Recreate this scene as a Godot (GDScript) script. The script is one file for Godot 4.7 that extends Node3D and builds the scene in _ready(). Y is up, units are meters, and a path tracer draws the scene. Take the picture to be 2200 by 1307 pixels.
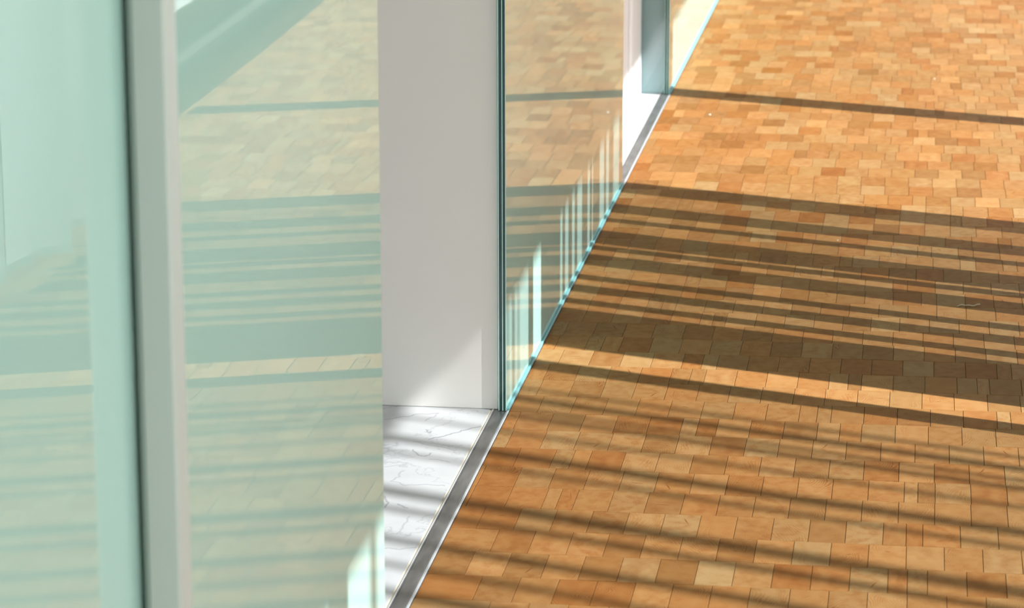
extends Node3D
# World: x runs from the glass wall (x = 0) into the room, y up, and "d" is the distance down the glass wall from the camera (d = -z).

const ROWS := {
	-7:[[0.0581,0.1247,0.188,0.2219,0.2538,0.3199,0.3847,0.4503,0.5147,0.5801,0.6442,0.71,0.7749,0.8391,0.9044,0.9697],[3,3,4,3,3,3,3,4,4,2,2,3,3,3,4,3,3]], 
	-6:[[0.0585,0.1228,0.1881,0.2525,0.3182,0.3466,0.3751,0.4409,0.5048,0.5699,0.6334,0.6953,0.7577,0.823,0.8878,0.9533,1.0181],[3,3,4,2,3,4,2,4,3,4,3,2,5,4,4,4,4,4]], 
	-5:[[0.0319,0.0951,0.1605,0.2246,0.2914,0.3558,0.4201,0.4848,0.5504,0.6148,0.6798,0.7447,0.8094,0.8744,0.9396,1.0046],[4,3,2,3,3,2,3,2,3,3,3,3,4,3,3,4,4]], 
	-4:[[0.0267,0.0916,0.1262,0.1652,0.23,0.2943,0.3592,0.4239,0.4879,0.5534,0.6182,0.6826,0.7476,0.8125,0.8777,0.9421,1.0073],[3,3,3,4,2,4,4,4,3,2,5,3,2,4,3,2,4,3]], 
	-3:[[0.0499,0.1147,0.18,0.2447,0.309,0.3506,0.3824,0.446,0.5104,0.5747,0.6401,0.704,0.7683,0.8326,0.8979,0.9624],[4,4,2,4,4,2,4,3,3,3,3,2,2,4,2,1,2]], 
	-2:[[0.0354,0.0998,0.165,0.2295,0.2935,0.3341,0.3642,0.4283,0.4915,0.5559,0.6194,0.6586,0.6856,0.75,0.8144,0.8793,0.9201,0.9452,1.0096],[3,2,4,3,2,2,2,4,3,4,3,4,2,5,3,3,3,4,2,4]], 
	-1:[[0.0365,0.1014,0.1659,0.2298,0.2952,0.3591,0.4229,0.4878,0.5528,0.6153,0.6802,0.7446,0.8089,0.8727,0.9387,1.0036],[3,3,2,3,3,3,3,3,3,4,4,4,3,4,4,3,4]], 
	0:[[0.0545,0.1201,0.1845,0.2482,0.3132,0.3775,0.4408,0.5048,0.5697,0.6045,0.6322,0.6962,0.7614,0.8256,0.8898,0.9549,0.9816],[2,3,3,3,3,3,3,3,3,3,3,3,2,2,3,3,4,3]], 
	1:[[0.0236,0.0893,0.1526,0.2173,0.2822,0.3462,0.3775,0.4153,0.4795,0.5442,0.609,0.6523,0.694,0.7586,0.8216,0.8858,0.9502],[3,3,2,4,2,2,4,1,4,2,2,4,3,3,4,3,3,3]], 
	2:[[0.0263,0.0917,0.1559,0.2202,0.284,0.3479,0.4123,0.4776,0.5407,0.6045,0.6681,0.733,0.7971,0.861,0.9251,0.9901],[4,3,4,3,4,2,4,2,4,3,4,3,4,3,3,4,4]], 
	3:[[0.0571,0.1255,0.161,0.1932,0.2573,0.3212,0.3852,0.4496,0.5129,0.5766,0.6404,0.7041,0.7684,0.8331,0.8967,0.9614],[1,2,3,3,2,4,4,2,3,4,2,3,2,4,2,3,4]], 
	4:[[0.0081,0.0759,0.1393,0.2031,0.2667,0.331,0.3957,0.4593,0.5238,0.5879,0.6503,0.7149,0.7792,0.8037,0.8345,0.8982,0.9628],[3,2,3,2,3,4,3,4,2,3,4,3,4,4,2,3,2,3]], 
	5:[[0.0073,0.076,0.1415,0.1668,0.1967,0.2604,0.3248,0.3887,0.4523,0.5158,0.5785,0.6424,0.7061,0.7702,0.8336,0.897,0.9604],[3,2,3,3,2,3,3,2,3,3,3,2,3,3,3,3,2,3]], 
	6:[[0.0445,0.1095,0.1727,0.2365,0.3001,0.3635,0.4273,0.4911,0.5549,0.6184,0.6813,0.7454,0.7848,0.8132,0.8774,0.9417],[2,2,3,3,2,4,4,3,3,3,2,4,3,2,3,3,3]], 
	7:[[0.0864,0.1504,0.2156,0.2784,0.3413,0.4051,0.4689,0.5322,0.5959,0.659,0.7226,0.7859,0.8495,0.9138,0.9786],[3,2,4,4,2,4,4,2,4,4,3,4,4,3,4,4]], 
	8:[[0.0623,0.125,0.1888,0.251,0.3147,0.3779,0.4419,0.5041,0.5682,0.6319,0.6948,0.7572,0.7888,0.8216,0.8857,0.9496],[2,5,2,4,2,4,1,5,4,2,3,4,3,3,3,2,4]], 
	9:[[0.0937,0.1575,0.2215,0.2843,0.348,0.4098,0.4735,0.5359,0.6005,0.6633,0.7256,0.7893,0.8527,0.9157],[2,2,3,2,2,4,3,3,3,3,3,4,3,3,3]], 
	10:[[0.125,0.1884,0.2516,0.3159,0.3799,0.4437,0.5073,0.5716,0.6347,0.6976,0.7603,0.8228,0.885,0.947],[4,4,3,4,3,3,4,3,3,3,4,3,3,3,4]], 
}

const ROW0 := 5.73774      # d of row line 0
const ROW_PITCH := 0.12437
const BLOCK_W := 0.0643
const SUN_TAN := 0.37      # sideways run of the sunbeams across the floor
const TONES := [[0.212, 0.101, 0.031], [0.236, 0.119, 0.040], [0.262, 0.142, 0.052], [0.284, 0.165, 0.066], [0.300, 0.186, 0.080], [0.315, 0.206, 0.097]]

var M := {}
var names := {}
var rng := RandomNumberGenerator.new()

# ------------------------------------------------------------------ helpers
func P(x: float, y: float, d: float) -> Vector3:
	return Vector3(x, y, -d)

func lin(r: float, g: float, b: float) -> Color:
	return Color(r, g, b).linear_to_srgb()

func mat(key: String, c: Color, rough := 0.5, metal := 0.0, spec := 0.5) -> StandardMaterial3D:
	var m := StandardMaterial3D.new()
	m.resource_name = key
	m.albedo_color = c
	m.roughness = rough
	m.metallic = metal
	m.metallic_specular = spec
	M[key] = m
	return m

func tri(st: SurfaceTool, a: Vector3, b: Vector3, c: Vector3, out: Vector3) -> void:
	var n := (b - a).cross(c - a)
	if n.length_squared() < 1e-16:
		return
	n = n.normalized()
	var order := [a, b, c]
	if n.dot(out) > 0.0:
		order = [a, c, b]
	else:
		n = -n
	for v in order:
		st.set_normal(n)
		st.add_vertex(v)

func quad(st: SurfaceTool, a: Vector3, b: Vector3, c: Vector3, d: Vector3, out: Vector3) -> void:
	tri(st, a, b, c, out)
	tri(st, a, c, d, out)

func begin() -> SurfaceTool:
	var st := SurfaceTool.new()
	st.begin(Mesh.PRIMITIVE_TRIANGLES)
	return st

# chamfered box between two corners, about its own centre turned by "turn" round y
func box(st: SurfaceTool, p: Vector3, q: Vector3, c := 0.001, turn := 0.0) -> void:
	var lo := Vector3(minf(p.x, q.x), minf(p.y, q.y), minf(p.z, q.z))
	var hi := Vector3(maxf(p.x, q.x), maxf(p.y, q.y), maxf(p.z, q.z))
	var o := (lo + hi) * 0.5
	var h := (hi - lo) * 0.5
	c = minf(c, minf(h.x, minf(h.y, h.z)) * 0.8)
	var b := Basis(Vector3.UP, turn)
	for ax in 3:
		var u := (ax + 1) % 3
		var w := (ax + 2) % 3
		for s: float in [-1.0, 1.0]:
			var f := []
			for k in [[-1, -1], [1, -1], [1, 1], [-1, 1]]:
				var v := Vector3()
				v[ax] = s * h[ax]
				v[u] = k[0] * (h[u] - c)
				v[w] = k[1] * (h[w] - c)
				f.append(o + b * v)
			var n := Vector3()
			n[ax] = s
			quad(st, f[0], f[1], f[2], f[3], b * n)
			# the chamfers along axis w, between this face and the faces across u
			for t: float in [-1.0, 1.0]:
				var e := []
				for k in [[0, -1], [0, 1], [1, 1], [1, -1]]:
					var v := Vector3()
					v[ax] = s * (h[ax] if k[0] == 0 else h[ax] - c)
					v[u] = t * (h[u] - c if k[0] == 0 else h[u])
					v[w] = k[1] * (h[w] - c)
					e.append(o + b * v)
				n = Vector3()
				n[ax] = s
				n[u] = t
				quad(st, e[0], e[1], e[2], e[3], b * n)
	for sx: float in [-1.0, 1.0]:
		for sy: float in [-1.0, 1.0]:
			for sz: float in [-1.0, 1.0]:
				var s := Vector3(sx, sy, sz)
				tri(st, o + b * (s * Vector3(h.x, h.y - c, h.z - c)), o + b * (s * Vector3(h.x - c, h.y, h.z - c)), o + b * (s * Vector3(h.x - c, h.y - c, h.z)), b * s)

func obj(called: String, st: SurfaceTool, m: Material, parent: Node = self) -> MeshInstance3D:
	var o := MeshInstance3D.new()
	o.name = called
	o.mesh = st.commit()
	o.material_override = m
	parent.add_child(o, true)
	return o

func slab(called: String, p: Vector3, q: Vector3, m: Material, parent: Node = self, c := 0.001, turn := 0.0) -> MeshInstance3D:
	var st := begin()
	box(st, p, q, c, turn)
	return obj(called, st, m, parent)

func numbered(called: String) -> String:
	names[called] = names.get(called, -1) + 1
	return called if names[called] == 0 else "%s_%03d" % [called, names[called]]

func thing(called: String, label: String, category: String, group := "") -> Node3D:
	var o := Node3D.new()
	o.name = numbered(called)
	add_child(o)
	o.set_meta("label", label)
	o.set_meta("category", category)
	if group:
		o.set_meta("group", group)
	return o

func setting(called: String, label: String, category: String) -> Node3D:
	var o := thing(called, label, category)
	o.set_meta("kind", "structure")
	return o

# ------------------------------------------------------------------ textures
# 8 x 8 cells of end grain: arcs of year rings, fine pores, now and then a check or a stain
func end_grain() -> ImageTexture:
	var n := 1024
	var cell := 128
	var data := PackedByteArray()
	data.resize(n * n * 3)
	var warp := FastNoiseLite.new()
	warp.seed = 11
	warp.frequency = 0.012
	warp.fractal_octaves = 2
	var fine := FastNoiseLite.new()
	fine.seed = 5
	fine.frequency = 0.22
	fine.fractal_octaves = 1
	var patch := FastNoiseLite.new()
	patch.seed = 23
	patch.frequency = 0.018
	patch.fractal_octaves = 3
	for cy in 8:
		for cx in 8:
			var a := rng.randf() * TAU
			var far := rng.randf_range(0.4, 2.6) * cell
			var ox := 64.0 + cos(a) * far
			var oy := 64.0 + sin(a) * far * 0.6
			var pitch := rng.randf_range(5.0, 11.0)
			var depth := rng.randf_range(0.05, 0.17)
			var stain := rng.randf_range(0.01, 0.06)
			var check := rng.randf() < 0.3
			var ca := rng.randf() * PI
			var kx := 64.0 + rng.randf_range(-30, 30)
			var ky := 64.0 + rng.randf_range(-30, 30)
			var klen := rng.randf_range(10, 42)
			for y in cell:
				for x in cell:
					var gx := cx * cell + x
					var gy := cy * cell + y
					var w := warp.get_noise_2d(gx, gy)
					var dx := x - ox
					var dy := (y - oy) * 1.9
					var r := (sqrt(dx * dx + dy * dy) + w * 14.0) / pitch
					var saw := r - floorf(r)
					var ring := saw * saw
					var v := 1.0 - depth * ring * (0.8 + w) - 0.035 * absf(fine.get_noise_2d(gx, gy * 1.7))
					var st := patch.get_noise_2d(gx, gy * 1.8)
					v -= stain * clampf(st + 0.12, 0.0, 1.0) * 1.6
					if check:
						var px := x - kx
						var py := (y - ky) * 1.9
						var al := px * cos(ca) + py * sin(ca)
						var ac := absf(-px * sin(ca) + py * cos(ca) + w * 6.0)
						if absf(al) < klen and ac < 2.2 * (1.0 - absf(al) / klen):
							v -= 0.28
					var i := (gy * n + gx) * 3
					var red := clampf(v, 0.0, 1.0)
					data[i] = int(red * 255.0)
					data[i + 1] = int(clampf(v * v * 1.0, 0.0, 1.0) * 255.0)
					data[i + 2] = int(clampf(v * v * v, 0.0, 1.0) * 255.0)
	return ImageTexture.create_from_image(Image.create_from_data(n, n, false, Image.FORMAT_RGB8, data))

# white marble, 0.64 m by 1.6 m: faint clouds, thin grey veins
func marble_texture() -> ImageTexture:
	var w := 512
	var h := 1280
	var ink := PackedFloat32Array()
	ink.resize(w * h)
	var cloud := FastNoiseLite.new()
	cloud.seed = 3
	cloud.frequency = 0.006
	cloud.fractal_octaves = 4
	var bend := FastNoiseLite.new()
	bend.seed = 8
	bend.frequency = 0.03
	bend.fractal_octaves = 3
	var vein := FastNoiseLite.new()
	vein.seed = 21
	vein.frequency = 0.0045
	vein.fractal_octaves = 2
	for y in h:
		for x in w:
			var b := bend.get_noise_2d(x, y) * 26.0
			var c := cloud.get_noise_2d(x, y)
			var v := absf(vein.get_noise_2d(x * 0.9 + b, y * 0.55 + b + x * 0.35))
			var t := 0.05 * clampf(c + 0.1, 0.0, 1.0)
			t += 0.10 * clampf(1.0 - v / 0.012, 0.0, 1.0) * clampf(c * 2.0 + 0.5, 0.0, 1.0)
			t += 0.06 * clampf(1.0 - v / 0.06, 0.0, 1.0)
			ink[y * w + x] = t
	# the veins that run across the doorway slab: points as (x, d)
	var runs := [
		[1.0, [[-0.128, 5.404], [-0.108, 5.422], [-0.076, 5.46], [-0.055, 5.491], [-0.032, 5.512]]],
		[0.7, [[-0.237, 5.521], [-0.194, 5.553], [-0.163, 5.576], [-0.136, 5.586]]],
		[0.5, [[-0.155, 5.527], [-0.146, 5.551], [-0.134, 5.586]]],
		[0.5, [[-0.15, 5.376], [-0.128, 5.364], [-0.089, 5.355], [-0.064, 5.329]]],
		[0.7, [[-0.146, 5.325], [-0.128, 5.292], [-0.115, 5.286], [-0.106, 5.309]]],
		[0.5, [[-0.179, 5.207], [-0.157, 5.224], [-0.14, 5.219]]],
		[0.6, [[-0.149, 5.122], [-0.142, 5.15], [-0.143, 5.177], [-0.139, 5.189]]],
		[0.55, [[-0.149, 5.122], [-0.119, 5.099], [-0.085, 5.11], [-0.049, 5.108]]],
		[0.8, [[-0.148, 5.035], [-0.139, 5.017], [-0.133, 4.966]]],
		[0.8, [[-0.114, 4.988], [-0.095, 4.961]]],
		[0.55, [[-0.086, 4.817], [-0.081, 4.867], [-0.082, 4.916]]],
		[0.7, [[-0.094, 4.739], [-0.072, 4.738], [-0.033, 4.753]]],
		[0.5, [[-0.099, 5.267], [-0.074, 5.263], [-0.062, 5.251]]],
		[0.9, [[-0.145, 5.467], [-0.132, 5.442], [-0.128, 5.454]]]]
	for run in runs:
		var pts: Array = run[1]
		for k in pts.size() - 1:
			for s in 90:
				var t := s / 90.0
				var px: float = lerpf(pts[k][0], pts[k + 1][0], t)
				var pd: float = lerpf(pts[k][1], pts[k + 1][1], t)
				var ix := int((px + 0.64) / 0.64 * w + bend.get_noise_2d(pd * 900.0, px * 900.0) * 5.0)
				var iy := int((pd - 4.3) / 1.6 * h + bend.get_noise_2d(px * 900.0, pd * 900.0) * 7.0)
				for oy in range(-2, 3):
					for ox in range(-1, 2):
						var at := posmod(iy + oy, h) * w + posmod(ix + ox, w)
						var soft := 0.22 * float(run[0]) * (1.0 - 0.3 * absi(oy) - 0.25 * absi(ox))
						ink[at] = maxf(ink[at], soft)
	var data := PackedByteArray()
	data.resize(w * h * 3)
	for i in w * h:
		var t := ink[i]
		data[i * 3] = int(clampf(0.955 - t * 1.05, 0.0, 1.0) * 255.0)
		data[i * 3 + 1] = int(clampf(0.957 - t, 0.0, 1.0) * 255.0)
		data[i * 3 + 2] = int(clampf(0.955 - t * 0.95, 0.0, 1.0) * 255.0)
	return ImageTexture.create_from_image(Image.create_from_data(w, h, false, Image.FORMAT_RGB8, data))

func noise_texture(s: int, f: float, dark: float, size := 256) -> NoiseTexture2D:
	var n := FastNoiseLite.new()
	n.seed = s
	n.frequency = f
	n.fractal_octaves = 4
	var t := NoiseTexture2D.new()
	t.width = size
	t.height = size
	t.seamless = true
	t.noise = n
	var g := Gradient.new()
	g.colors = PackedColorArray([Color(dark, dark, dark), Color.WHITE])
	t.color_ramp = g
	return t

func make_materials() -> void:
	var grain := end_grain()
	for k in TONES.size():
		for v in 3:
			var t: Array = TONES[k]
			var m := mat("wood_%d_%d" % [k, v], lin(t[0] * (1.0 + 0.04 * (v - 1)), t[1] * (1.0 - 0.03 * (v - 1)), t[2] * (1.0 - 0.10 * (v - 1))), 0.5, 0.0, 0.11)
			m.albedo_texture = grain
	var wr := mat("wood_rest", Color.WHITE, 0.5, 0.0, 0.11)
	wr.albedo_texture = grain
	wr.vertex_color_use_as_albedo = true
	mat("bedding", lin(0.07, 0.034, 0.016), 0.9)
	var mb := mat("marble", lin(0.50, 0.52, 0.53), 0.22)
	mb.albedo_texture = marble_texture()
	mat("grout", lin(0.62, 0.56, 0.44), 0.8)
	var steel := mat("steel", lin(0.34, 0.335, 0.325), 0.36, 0.85)
	steel.albedo_texture = noise_texture(4, 0.02, 0.72)
	steel.uv1_triplanar = true
	steel.uv1_world_triplanar = true
	steel.uv1_scale = Vector3(6, 6, 1.2)
	mat("steel_edge", lin(0.62, 0.66, 0.68), 0.3, 0.6)
	mat("groove", lin(0.05, 0.05, 0.05), 0.7)
	mat("white_paint", lin(0.73, 0.72, 0.68), 0.55)
	mat("white_frame", lin(0.84, 0.845, 0.845), 0.4)
	mat("room_paint", lin(0.88, 0.88, 0.86), 0.8)
	var pg := mat("panel_glass", lin(0.48, 0.80, 0.74), 0.0)
	pg.clearcoat_enabled = true
	pg.clearcoat = 0.32
	pg.clearcoat_roughness = 0.0
	mat("satin_glass", lin(0.48, 0.765, 0.70), 0.0)
	mat("glass_edge", lin(0.006, 0.040, 0.032), 0.08)
	mat("glass_arris", lin(0.50, 0.80, 0.74), 0.2)
	mat("glazing_bead", lin(0.15, 0.36, 0.38), 0.5)
	mat("post_paint", lin(0.58, 0.66, 0.63), 0.4)
	mat("gasket", lin(0.34, 0.44, 0.40), 0.7)
	var fin := mat("fin_glass", Color(0.72, 0.87, 0.88, 0.30), 0.02)
	fin.transparency = BaseMaterial3D.TRANSPARENCY_ALPHA
	for t in [["tinted_glass", 0.165], ["dark_tinted_glass", 0.29]]:
		var tint := mat(t[0], Color(0.25, 0.25, 0.25, t[1]), 0.02)
		tint.transparency = BaseMaterial3D.TRANSPARENCY_ALPHA
	mat("sash", lin(0.07, 0.075, 0.08), 0.4, 0.3)
	mat("kerb_light", lin(0.30, 0.31, 0.30), 0.35)
	mat("kerb_dark", lin(0.035, 0.04, 0.04), 0.45)
	var fab := mat("blind_fabric", lin(0.90, 0.91, 0.90), 0.75)
	fab.backlight_enabled = true
	fab.backlight = Color(0.95, 0.97, 0.97)
	mat("hem", lin(0.86, 0.88, 0.88), 0.15)
	mat("concrete", lin(0.46, 0.43, 0.37), 0.85)
	mat("garden_wall", lin(0.11, 0.085, 0.06), 0.85)
	mat("screen_wood", lin(0.22, 0.18, 0.13), 0.7)
	mat("shaving", lin(0.42, 0.30, 0.17), 0.6)
	mat("crumb", lin(0.80, 0.76, 0.68), 0.6)

# ------------------------------------------------------------------ wood floor
# a block 1 wide (x), 1 deep (z), top at y = 0; cell picks its piece of end grain
func block_faces(cell: int, flip: int, o: Vector3, w: float, dp: float, tilt: Vector2) -> Array:
	var c := 0.0005
	var v := PackedVector3Array()
	var n := PackedVector3Array()
	var t := PackedVector2Array()
	var drop := -0.006
	var hw := w * 0.5
	var hd := dp * 0.5
	var ring := []
	for lvl in [[c, 0.0], [0.0, -c], [0.0, drop]]:
		var r := []
		for k in [[-1, -1], [1, -1], [1, 1], [-1, 1]]:
			var x: float = k[0] * (hw - lvl[0])
			var z: float = k[1] * (hd - lvl[0])
			r.append(Vector3(x, lvl[1] + (x * tilt.x + z * tilt.y if lvl[1] > drop else 0.0), z))
		ring.append(r)
	var base := Vector2(cell % 8, cell / 8) / 8.0
	var faces := [[ring[0][0], ring[0][1], ring[0][2], ring[0][3], Vector3.UP]]
	for k in 4:
		var j := (k + 1) % 4
		var out: Vector3 = [Vector3(0, 0, -1), Vector3(1, 0, 0), Vector3(0, 0, 1), Vector3(-1, 0, 0)][k]
		faces.append([ring[0][k], ring[0][j], ring[1][j], ring[1][k], (out + Vector3.UP).normalized()])
		faces.append([ring[1][k], ring[1][j], ring[2][j], ring[2][k], out])
	for f in faces:
		var q := [f[0], f[1], f[2], f[3]]
		var face_n: Vector3 = f[4]
		var order := [0, 1, 2, 0, 2, 3]
		if (q[1] - q[0]).cross(q[2] - q[0]).dot(face_n) > 0.0:
			order = [0, 2, 1, 0, 3, 2]
		for i in order:
			var p: Vector3 = q[i]
			v.append(o + p)
			n.append(face_n)
			var uv := Vector2(p.x / w + 0.5, p.z / dp + 0.5)
			if flip & 1:
				uv.x = 1.0 - uv.x
			if flip & 2:
				uv.y = 1.0 - uv.y
			t.append(base + (uv * 0.94 + Vector2(0.03, 0.03)) / 8.0)
	return [v, n, t]

func build_floor() -> void:
	var floor_node := setting("floor", "warm honey-brown end-grain wood block floor beside a white marble threshold", "floor")
	slab("bedding", P(-0.002, -0.12, -1.6), P(1.75, -0.0035, 14.6), M.bedding, floor_node, 0.0005)
	# the rows: joints along x and a tone for each block
	var all := []
	var first := int(floor((ROW0 - 14.5) / ROW_PITCH))
	var last := int(ceil((ROW0 + 1.5) / ROW_PITCH))
	for k in range(first, last):
		var joints := [0.0]
		var tones := []
		if ROWS.has(k):
			joints.append_array(ROWS[k][0])
			tones.append_array(ROWS[k][1])
		else:
			joints.append(rng.randf_range(0.018, 0.064))
		while joints[-1] < 1.70:
			var u := rng.randf()
			joints.append(joints[-1] + (BLOCK_W if u > 0.10 else BLOCK_W * rng.randf_range(0.42, 0.58)))
		while tones.size() < joints.size():
			var u := rng.randf()
			tones.append(1 if u < 0.07 else 2 if u < 0.30 else 3 if u < 0.68 else 4 if u < 0.95 else 5)
		for i in joints.size() - 1:
			all.append([k, joints[i], joints[i + 1], int(tones[i]) - 1])
	var variants := {}
	var V := PackedVector3Array()
	var N := PackedVector3Array()
	var T := PackedVector2Array()
	var C := PackedColorArray()
	var single := 0
	for b in all:
		var k: int = b[0]
		var w: float = b[2] - b[1] - 0.0008
		var dp := ROW_PITCH - 0.0009
		var o := P((b[1] + b[2]) * 0.5, rng.randf_range(-0.0003, 0.0002), ROW0 - (k + 0.5) * ROW_PITCH)
		var cell := rng.randi() % 64
		var flip := rng.randi() % 4
		var tilt := Vector2(rng.randfn(0.0, 0.0035), rng.randfn(0.0, 0.0025))
		var tone: int = b[3]
		var hue := rng.randi() % 3
		# the 300 or so blocks that show largest are parts of their own
		if k >= -7 and k <= 10 and o.x < 1.02 + 0.02 * (5 - k) / 6.0 and o.x < 1.06:
			var key := "%d_%d_%d" % [cell % 16 + 16 * (cell / 32), flip, int(w * 500.0)]
			if not variants.has(key):
				var f := block_faces(cell % 16 + 16 * (cell / 32), flip, Vector3.ZERO, w, dp, tilt)
				var a := []
				a.resize(Mesh.ARRAY_MAX)
				a[Mesh.ARRAY_VERTEX] = f[0]
				a[Mesh.ARRAY_NORMAL] = f[1]
				a[Mesh.ARRAY_TEX_UV] = f[2]
				var me := ArrayMesh.new()
				me.add_surface_from_arrays(Mesh.PRIMITIVE_TRIANGLES, a)
				variants[key] = [me, w]
			var mi := MeshInstance3D.new()
			mi.name = "wood_block"
			mi.mesh = variants[key][0]
			mi.material_override = M["wood_%d_%d" % [tone, hue]]
			floor_node.add_child(mi, true)
			mi.position = o
			mi.scale = Vector3(w / float(variants[key][1]), 1.0, 1.0)
			single += 1
		else:
			var f := block_faces(cell, flip, o, w, dp, tilt)
			V.append_array(f[0])
			N.append_array(f[1])
			T.append_array(f[2])
			var t: Array = TONES[tone]
			var j := rng.randf_range(0.94, 1.04)
			var col := Color(t[0] * j * (1.0 + 0.04 * (hue - 1)), t[1] * j * (1.0 - 0.03 * (hue - 1)), t[2] * j * (1.0 - 0.10 * (hue - 1)))
			for i in f[0].size():
				C.append(col)
	var a := []
	a.resize(Mesh.ARRAY_MAX)
	a[Mesh.ARRAY_VERTEX] = V
	a[Mesh.ARRAY_NORMAL] = N
	a[Mesh.ARRAY_TEX_UV] = T
	a[Mesh.ARRAY_COLOR] = C
	var me := ArrayMesh.new()
	me.add_surface_from_arrays(Mesh.PRIMITIVE_TRIANGLES, a)
	var rest := MeshInstance3D.new()
	rest.name = "wood_blocks"
	rest.mesh = me
	rest.material_override = M.wood_rest
	rest.set_meta("kind", "stuff")
	floor_node.add_child(rest, true)
	print("blocks ", all.size(), " single ", single)
	# marble slabs on the far side of the track
	for s in [[-1.6, 1.3], [1.302, 4.448], [4.45, 7.3], [7.302, 10.2], [10.202, 14.6]]:
		var st := begin()
		for r in [[-2.5, -0.66], [-0.658, -0.0395]]:
			var p := [P(r[0], 0, s[0]), P(r[1], 0, s[0]), P(r[1], 0, s[1]), P(r[0], 0, s[1])]
			for i in [0, 3, 2, 0, 2, 1]:
				st.set_normal(Vector3.UP)
				st.set_uv(Vector2((p[i].x + 0.64) / 0.64, (-p[i].z - 4.3) / 1.6))
				st.add_vertex(p[i])
			for e in 4:
				var g := (e + 1) % 4
				var mid: Vector3 = (p[e] + p[g]) * 0.5 - (p[0] + p[2]) * 0.5
				var dn := Vector3(0, -0.02, 0)
				var q := [p[e], p[g], p[g] + dn, p[e] + dn]
				var out := mid.normalized()
				var ord := [0, 1, 2, 0, 2, 3]
				if (q[1] - q[0]).cross(q[2] - q[0]).dot(out) > 0.0:
					ord = [0, 2, 1, 0, 3, 2]
				for i in ord:
					st.set_normal(out)
					st.set_uv(Vector2((q[i].x + 0.64) / 0.64, (-q[i].z - 4.3) / 1.6))
					st.add_vertex(q[i])
		obj("marble_slab", st, M.marble, floor_node)
	slab("grout", P(-2.5, -0.12, -1.6), P(-0.0355, -0.0012, 14.6), M.grout, floor_node, 0.0003)

# ------------------------------------------------------------------ glass wall
func build_track() -> void:
	var t := thing("floor_track", "brushed steel track set flush between marble and wood blocks", "track")
	slab("steel_strip", P(-0.0350, -0.03, -1.6), P(-0.0065, 0.0006, 14.6), M.steel, t, 0.0006)
	slab("steel_edge", P(-0.0058, -0.03, -1.6), P(-0.0012, 0.0012, 14.6), M.steel_edge, t, 0.0006)
	slab("inner_lip", P(-0.0350, -0.03, -1.6), P(-0.0325, 0.0014, 14.6), M.steel_edge, t, 0.0004)
	slab("guide_groove", P(-0.0302, -0.03, -1.6), P(-0.0290, 0.00075, 14.6), M.groove, t, 0.0001)
	slab("core", P(-0.0365, -0.04, -1.6), P(-0.0006, -0.006, 14.6), M.groove, t, 0.0003)

func glass_panel(d0: float, d1: float, body: Material, label: String) -> Node3D:
	var t := thing("glass_partition", label, "glass partition", "sheets of the glass wall")
	var y0 := 0.0015
	var y1 := 2.86
	slab("sheet", P(-0.0120, y0, d0), P(-0.0060, y1, d1), body, t, 0.0006)
	slab("rear_sheet", P(-0.0214, y0, d0), P(-0.0145, y1, d1), body, t, 0.0006)
	slab("spacer", P(-0.0146, y0, d0 + 0.004), P(-0.0119, y1, d1 - 0.004), body, t, 0.0002)
	# the cut ends: dark polished edges with pale arrises
	for e in [[d0 - 0.0006, d0 + 0.001], [d1 - 0.001, d1 + 0.0006]]:
		slab("polished_edge", P(-0.0199, y0, e[0]), P(-0.0139, y1, e[1]), M.glass_edge, t, 0.0002)
		slab("polished_edge", P(-0.0123, y0, e[0]), P(-0.0074, y1, e[1]), M.glass_edge, t, 0.0002)
		slab("arris", P(-0.0215, y0, e[0]), P(-0.0199, y1, e[1]), M.glass_arris, t, 0.0002)
		slab("arris", P(-0.0139, y0, e[0]), P(-0.0123, y1, e[1]), M.glass_arris, t, 0.0002)
		slab("arris", P(-0.0074, y0, e[0]), P(-0.0060, y1, e[1]), M.glass_arris, t, 0.0002)
	slab("glazing_bead", P(-0.0058, 0.0012, d0 + 0.004), P(-0.0003, 0.0062, d1), M.glazing_bead, t, 0.0008)
	return t

func build_glass_wall() -> void:
	glass_panel(1.2, 2.856, M.satin_glass, "pale green glass partition nearest the camera, left of the grey post")
	glass_panel(2.862, 4.264, M.satin_glass, "pale green glass partition between the grey post and the open doorway")
	glass_panel(5.613, 7.898, M.panel_glass, "pale green glass partition in front of the white pier, mirroring wood blocks")
	glass_panel(9.378, 14.5, M.panel_glass, "farthest glass partition with a dark green edge, beyond the second opening")
	var post := thing("frame_post", "pale grey square post standing against the near glass partitions", "post")
	slab("shaft", P(0.0025, 0.0, 2.8584), P(0.0382, 2.87, 2.906), M.post_paint, post, 0.003)
	slab("gasket", P(0.0, 0.007, 2.8592), P(0.0026, 2.87, 2.905), M.gasket, post, 0.0005)
	slab("foot", P(0.0005, 0.0, 2.8555), P(0.040, 0.006, 2.909), M.steel, post, 0.001)
	var fin := thing("glass_screen", "teal clear glass screen set across the second opening, marble behind it", "glass screen")
	slab("pane", P(-0.90, 0.001, 9.388), P(-0.023, 2.86, 9.398), M.fin_glass, fin, 0.0008)
	slab("polished_edge", P(-0.0232, 0.001, 9.3875), P(-0.0222, 2.86, 9.3985), M.glass_edge, fin, 0.0002)

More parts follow.
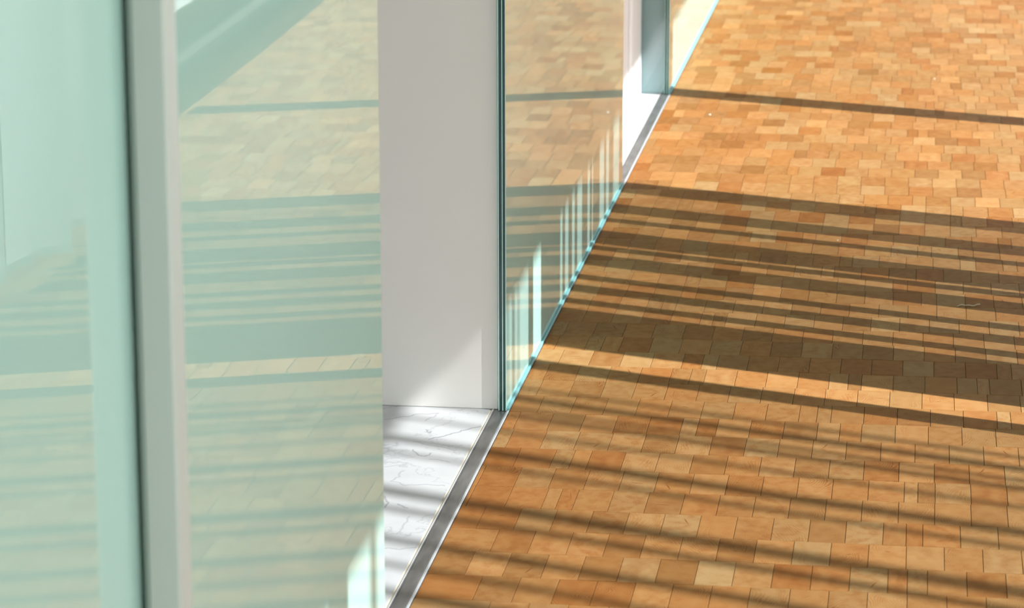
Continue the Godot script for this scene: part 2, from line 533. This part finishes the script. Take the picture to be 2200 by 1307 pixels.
# ------------------------------------------------------------------ shell
func build_shell() -> void:
	var pier := setting("wall_pier", "white painted pier behind the middle glass partition", "wall")
	slab("wall_face", P(-1.30, 0.0, 5.6255), P(-0.0235, 2.88, 7.86), M.white_paint, pier, 0.0015)
	var inner := setting("wall_inner", "white panelled wall set back in the second opening", "wall")
	slab("panel", P(-0.25, 0.0, 7.861), P(-0.107, 2.88, 9.372), M.white_frame, inner, 0.002)
	slab("stile", P(-0.109, 0.0, 9.062), P(-0.095, 2.88, 9.372), M.white_frame, inner, 0.004)
	slab("bottom_rail", P(-0.109, 0.0, 7.861), P(-0.095, 0.049, 9.062), M.white_frame, inner, 0.004)
	var left := setting("wall_left", "white wall of the far side behind the glass", "wall")
	# its wide window lights the marble passage and the pier
	slab("wall_face", P(-2.7, 0.0, -1.6), P(-2.5, 0.35, 14.6), M.room_paint, left, 0.002)
	slab("wall_face", P(-2.7, 2.6, -1.6), P(-2.5, 2.88, 14.6), M.room_paint, left, 0.002)
	slab("wall_face", P(-2.7, 0.35, -1.6), P(-2.5, 2.6, 4.28), M.room_paint, left, 0.002)
	slab("wall_face", P(-2.7, 0.35, 5.0), P(-2.5, 2.6, 14.6), M.room_paint, left, 0.002)
	var front := setting("wall_front", "white end wall of the passage", "wall")
	slab("wall_face", P(-2.7, 0.0, 14.6), P(1.9, 2.88, 14.8), M.room_paint, front, 0.002)
	# behind the camera: a wall with a wide window opening
	var back := setting("wall_back", "white wall behind the camera with a wide window opening", "wall")
	slab("wall_face", P(-2.7, 0.0, -1.8), P(1.9, 0.35, -1.6), M.room_paint, back, 0.002)
	slab("wall_face", P(-2.7, 2.6, -1.8), P(1.9, 2.88, -1.6), M.room_paint, back, 0.002)
	slab("wall_face", P(-2.7, 0.35, -1.8), P(-2.3, 2.6, -1.6), M.room_paint, back, 0.002)
	slab("wall_face", P(1.3, 0.35, -1.8), P(1.9, 2.6, -1.6), M.room_paint, back, 0.002)
	var right := setting("wall_right", "white lintel and end pier of the sunny window side", "wall")
	slab("lintel", P(1.60, 2.50, -1.6), P(1.85, 2.88, 14.6), M.room_paint, right, 0.002)
	slab("end_pier", P(1.60, 0.0, -1.6), P(1.85, 2.5, 0.9), M.room_paint, right, 0.002)
	var top := setting("ceiling", "white ceiling slab running out to an eave", "ceiling")
	slab("slab", P(-2.9, 2.88, -1.8), P(EAVE, 3.06, 14.8), M.room_paint, top, 0.002)
	var ter := setting("terrace", "sunlit beige concrete terrace outside the window", "terrace")
	slab("slab", P(1.86, -0.12, -6.0), P(9.0, 0.15, 18.0), M.concrete, ter, 0.002)
	# a dark garden wall closes the far half of the terrace and keeps the sky off the far floor
	var garden := setting("wall_garden", "dark brown garden wall along the far half of the terrace", "wall")
	slab("wall_face", P(4.3, 0.15, 8.3), P(4.55, 2.82, 18.0), M.garden_wall, garden, 0.004)
	slab("coping", P(4.28, 2.82, 8.28), P(4.57, 2.86, 18.0), M.concrete, garden, 0.004)

const EAVE := 2.5

func kerb_x(d: float) -> float:
	return 1.626 if d < 8.8 else 1.626 + 0.0125 * (d - 8.8) + 0.005 * (d - 8.8) * (d - 8.8)

func kerb_strip(profile: Array) -> SurfaceTool:
	# a profile of (x, y) swept along the kerb's gentle curve
	var st := begin()
	var ds := []
	var d := 0.9
	while d < 14.59:
		ds.append(d)
		d += 0.33
	ds.append(14.59)
	for i in ds.size() - 1:
		for k in profile.size():
			var a: Array = profile[k]
			var b: Array = profile[(k + 1) % profile.size()]
			var q := []
			for e in [[i, a], [i, b], [i + 1, b], [i + 1, a]]:
				q.append(P(kerb_x(ds[e[0]]) + e[1][0], e[1][1], ds[e[0]]))
			var out := Vector3(b[1] - a[1], -(b[0] - a[0]), 0.0).normalized()
			quad(st, q[0], q[1], q[2], q[3], out)
	return st

func build_window() -> void:
	var w := setting("window_1", "dark framed sliding window with a low kerb on the sunny side", "window")
	# kerb: rounded pale plinth, dark upstand, pale nosing (profiles run counter-clockwise, x outwards)
	obj("plinth", kerb_strip([[0.0, 0.0], [0.20, 0.0], [0.20, 0.068], [0.030, 0.068], [0.016, 0.064], [0.006, 0.054], [0.0, 0.040]]), M.kerb_light, w)
	obj("upstand", kerb_strip([[0.032, 0.068], [0.20, 0.068], [0.20, 0.196], [0.032, 0.196]]), M.kerb_dark, w)
	obj("nosing", kerb_strip([[0.024, 0.196], [0.215, 0.196], [0.215, 0.206], [0.024, 0.206]]), M.kerb_light, w)
	# sashes: [near d, far d]; the first two are tinted, with a gap between them
	var run := SUN_TAN * 1.62
	for s in [[0.9, 3.30, 0.065, M.tinted_glass], [3.30, 6.016 - run, 0.065, M.tinted_glass], [6.157 - run, 7.935 - run, 0.088, M.dark_tinted_glass]]:
		var f := Node3D.new()
		f.name = "sash"
		w.add_child(f, true)
		slab("stile", P(1.60, 0.206, s[0]), P(1.64, 2.5, s[0] + 0.065), M.sash, f, 0.002)
		slab("stile", P(1.60, 0.206, s[1] - s[2]), P(1.64, 2.5, s[1]), M.sash, f, 0.002)
		slab("rail", P(1.60, 0.206, s[0] + 0.065), P(1.64, 0.27, s[1] - s[2]), M.sash, f, 0.002)
		slab("rail", P(1.60, 2.44, s[0] + 0.065), P(1.64, 2.5, s[1] - s[2]), M.sash, f, 0.002)
		slab("tinted_pane", P(1.617, 0.27, s[0] + 0.065), P(1.623, 2.44, s[1] - s[2]), s[3], f, 0.0005)
	slab("mullion", P(1.60, 0.206, 9.362 - run), P(1.64, 2.5, 9.494 - run), M.sash, w, 0.002)

# slats of the vertical blind: [place of its shadow along the glass, turn in degrees, x]
const SLATS := [[7.82, 37.5, 1.25], [7.595, 74.6, 1.262], [7.447, 42.0, 1.265], [7.25, 104.0, 1.25], [7.195, 48.0, 1.262], [7.118, 42.0, 1.237], [6.985, 80.0, 1.262], [6.80, 43.0, 1.295], [6.685, 52.0, 1.30], [6.56, 42.0, 1.30], [6.43, 86.0, 1.29], [6.33, 84.0, 1.29], [6.235, 88.0, 1.29]]

func build_blind() -> void:
	var b := thing("vertical_blind", "white vertical blind drawn half open along the window, mirrored in the near glass", "blind")
	var rail_d0 := 5.62
	var rail_d1 := 7.50
	slab("headrail", P(1.235, 2.80, rail_d0), P(1.305, 2.88, rail_d1), M.white_frame, b, 0.004)
	for s in SLATS:
		var x: float = s[2]
		var d: float = float(s[0]) - SUN_TAN * x
		var phi := deg_to_rad(s[1])
		var st := begin()
		var pts := []
		for k in 7:
			var e := -1.0 + k / 3.0
			var along := 0.0635 * e
			var bow := 0.006 * (1.0 - e * e)
			pts.append(Vector2(-cos(phi) * along + sin(phi) * bow, sin(phi) * along + cos(phi) * bow))
		var side := Vector2(sin(phi), cos(phi)) * 0.0005
		var y0 := 0.05
		var y1 := 2.80
		for k in 6:
			for g: float in [-1.0, 1.0]:
				var a: Vector2 = pts[k] + side * g
				var c: Vector2 = pts[k + 1] + side * g
				quad(st, P(x + a.x, y0, d + a.y), P(x + c.x, y0, d + c.y), P(x + c.x, y1, d + c.y), P(x + a.x, y1, d + a.y), Vector3(side.x, 0, -side.y) * g * 2000.0)
		for k in [0, 6]:
			var a: Vector2 = pts[k] + side
			var c: Vector2 = pts[k] - side
			var out := Vector3(-cos(phi), 0, -sin(phi)) * (1.0 if k == 6 else -1.0)
			quad(st, P(x + a.x, y0, d + a.y), P(x + c.x, y0, d + c.y), P(x + c.x, y1, d + c.y), P(x + a.x, y1, d + a.y), out)
		var slat := obj("slat", st, M.blind_fabric, b)
		# the weight in the bottom hem
		var h := begin()
		for k in 6:
			for g: float in [-1.0, 1.0]:
				var a: Vector2 = pts[k] + side * g * 4.0
				var c: Vector2 = pts[k + 1] + side * g * 4.0
				quad(h, P(x + a.x, 0.046, d + a.y), P(x + c.x, 0.046, d + c.y), P(x + c.x, 0.066, d + c.y), P(x + a.x, 0.066, d + a.y), Vector3(side.x, 0, -side.y) * g * 2000.0)
			var i0: Vector2 = pts[k] - side * 4.0
			var i1: Vector2 = pts[k + 1] - side * 4.0
			var o0: Vector2 = pts[k] + side * 4.0
			var o1: Vector2 = pts[k + 1] + side * 4.0
			quad(h, P(x + i0.x, 0.046, d + i0.y), P(x + i1.x, 0.046, d + i1.y), P(x + o1.x, 0.046, d + o1.y), P(x + o0.x, 0.046, d + o0.y), Vector3.DOWN)
			quad(h, P(x + i0.x, 0.066, d + i0.y), P(x + i1.x, 0.066, d + i1.y), P(x + o1.x, 0.066, d + o1.y), P(x + o0.x, 0.066, d + o0.y), Vector3.UP)
		obj("hem_weight", h, M.hem, slat)

# slender posts of a sun screen out on the terrace: [shadow along the glass, width]
const FINS := [[5.79, 0.011], [5.715, 0.030], [5.64, 0.012], [5.59, 0.020], [5.475, 0.010], [5.33, 0.038], [5.24, 0.013], [5.01, 0.048], [4.915, 0.025], [4.755, 0.031], [4.63, 0.018], [4.50, 0.036], [4.34, 0.022], [4.17, 0.036]]

func build_screen() -> void:
	var s := thing("sun_screen", "tall screen of slender upright posts on the terrace, casting soft bands", "screen")
	var x := 3.9
	for f in FINS:
		var d: float = float(f[0]) - SUN_TAN * x
		slab("upright", P(x - 0.02, 0.15, d - f[1] * 0.5), P(x + 0.02, 4.9, d + f[1] * 0.5), M.screen_wood, s, 0.002)
	slab("top_rail", P(x - 0.03, 4.9, 2.65), P(x + 0.03, 4.96, 4.45), M.screen_wood, s, 0.002)

func build_small() -> void:
	# a curled wood shaving lying on the blocks
	var sh := begin()
	var pts := []
	for k in 13:
		var t := k / 12.0
		pts.append(P(0.885 + 0.052 * t, 0.0012 + 0.0022 * absf(sin(t * 9.0)), 6.605 + 0.020 * t + 0.006 * sin(t * 7.0)))
	for k in 12:
		var a: Vector3 = pts[k]
		var b: Vector3 = pts[k + 1]
		var up := Vector3(0, 0.0022, 0)
		var across := Vector3(0, 0, 0.0035)
		quad(sh, a - across, b - across, b + up, a + up, Vector3(0, 1, -1))
		quad(sh, a + across, b + across, b + up, a + up, Vector3(0, 1, 1))
		quad(sh, a - across, b - across, b + across, a + across, Vector3.DOWN)
	var o := obj("wood_shaving", sh, M.shaving)
	o.set_meta("label", "thin curled wood shaving lying on the shaded floor blocks at right")
	o.set_meta("category", "wood shaving")
	# crumbs of paint and plaster
	for c in [[0.596, 7.272, 0.0022, "tiny white paint crumb lying in the striped shadow on the floor"], [0.836, 9.787, 0.0034, "tiny white crumb on the sunlit far floor beyond the dark shadow band"], [0.151, 9.02, 0.0040, "small pale crumb on the sunlit floor near the second opening"]]:
		var r: float = c[2]
		var st := begin()
		var ring := []
		for k in 6:
			var a := TAU * k / 6.0
			var q := r * (0.8 + 0.25 * sin(k * 2.3))
			ring.append(Vector3(cos(a) * q, 0.0, sin(a) * q))
		for k in 6:
			var a: Vector3 = ring[k]
			var b: Vector3 = ring[(k + 1) % 6]
			tri(st, a, b, Vector3(r * 0.2, r * 0.9, 0.0), (a + b) + Vector3(0, r, 0))
			tri(st, a, b, Vector3.ZERO, Vector3.DOWN)
		var m := obj(numbered("crumb"), st, M.crumb)
		m.position = P(c[0], 0.0004, c[1])
		m.set_meta("label", c[3])
		m.set_meta("category", "crumb")
		m.set_meta("group", "crumbs on the wood floor")

func _ready() -> void:
	rng.seed = 20240611
	# ---- camera
	var cam := Camera3D.new()
	cam.name = "camera"
	add_child(cam)
	cam.position = Vector3(0.78053, 1.6, 0.0)
	cam.rotation = Vector3(-0.238979, 0.137171, -0.001913)
	cam.fov = rad_to_deg(2.0 * atan(653.5 / 6386.15))
	var lens := CameraAttributesPhysical.new()
	lens.frustum_focal_length = 24.0 * 6386.15 / 1307.0
	lens.frustum_focus_distance = 5.85
	lens.exposure_aperture = 10.0
	lens.frustum_near = 0.05
	lens.frustum_far = 400.0
	cam.attributes = lens
	cam.current = true
	# ---- sky and exposure
	var env := Environment.new()
	env.background_mode = Environment.BG_SKY
	var sky := Sky.new()
	var sm := ProceduralSkyMaterial.new()
	sm.sky_top_color = Color(0.88, 0.90, 0.92)
	sm.sky_horizon_color = Color(0.97, 0.97, 0.96)
	sm.ground_horizon_color = Color(0.80, 0.79, 0.75)
	sm.ground_bottom_color = Color(0.60, 0.58, 0.53)
	sm.sky_energy_multiplier = 1.8
	sm.ground_energy_multiplier = 1.4
	sky.sky_material = sm
	env.sky = sky
	env.tonemap_mode = Environment.TONE_MAPPER_LINEAR
	env.tonemap_exposure = 1.0
	env.sdfgi_enabled = true
	env.ssao_enabled = true
	env.ssil_enabled = true
	var we := WorldEnvironment.new()
	we.name = "world_environment"
	we.environment = env
	add_child(we)
	# ---- sun: low enough to reach under the eave onto the foot of the glass
	var sun := DirectionalLight3D.new()
	sun.name = "sun"
	var az := atan(SUN_TAN)
	var el := deg_to_rad(45.0)
	var dir := Vector3(-cos(az) * cos(el), -sin(el), -sin(az) * cos(el))
	sun.look_at_from_position(Vector3(6, 6, 0), Vector3(6, 6, 0) + dir)
	sun.light_color = Color(1.0, 0.995, 1.0)
	sun.light_energy = 3.9
	sun.light_angular_distance = 0.53
	sun.shadow_enabled = true
	add_child(sun)
	# ---- the place
	make_materials()
	build_floor()
	build_shell()
	build_window()
	build_track()
	build_glass_wall()
	build_blind()
	build_screen()
	build_small()
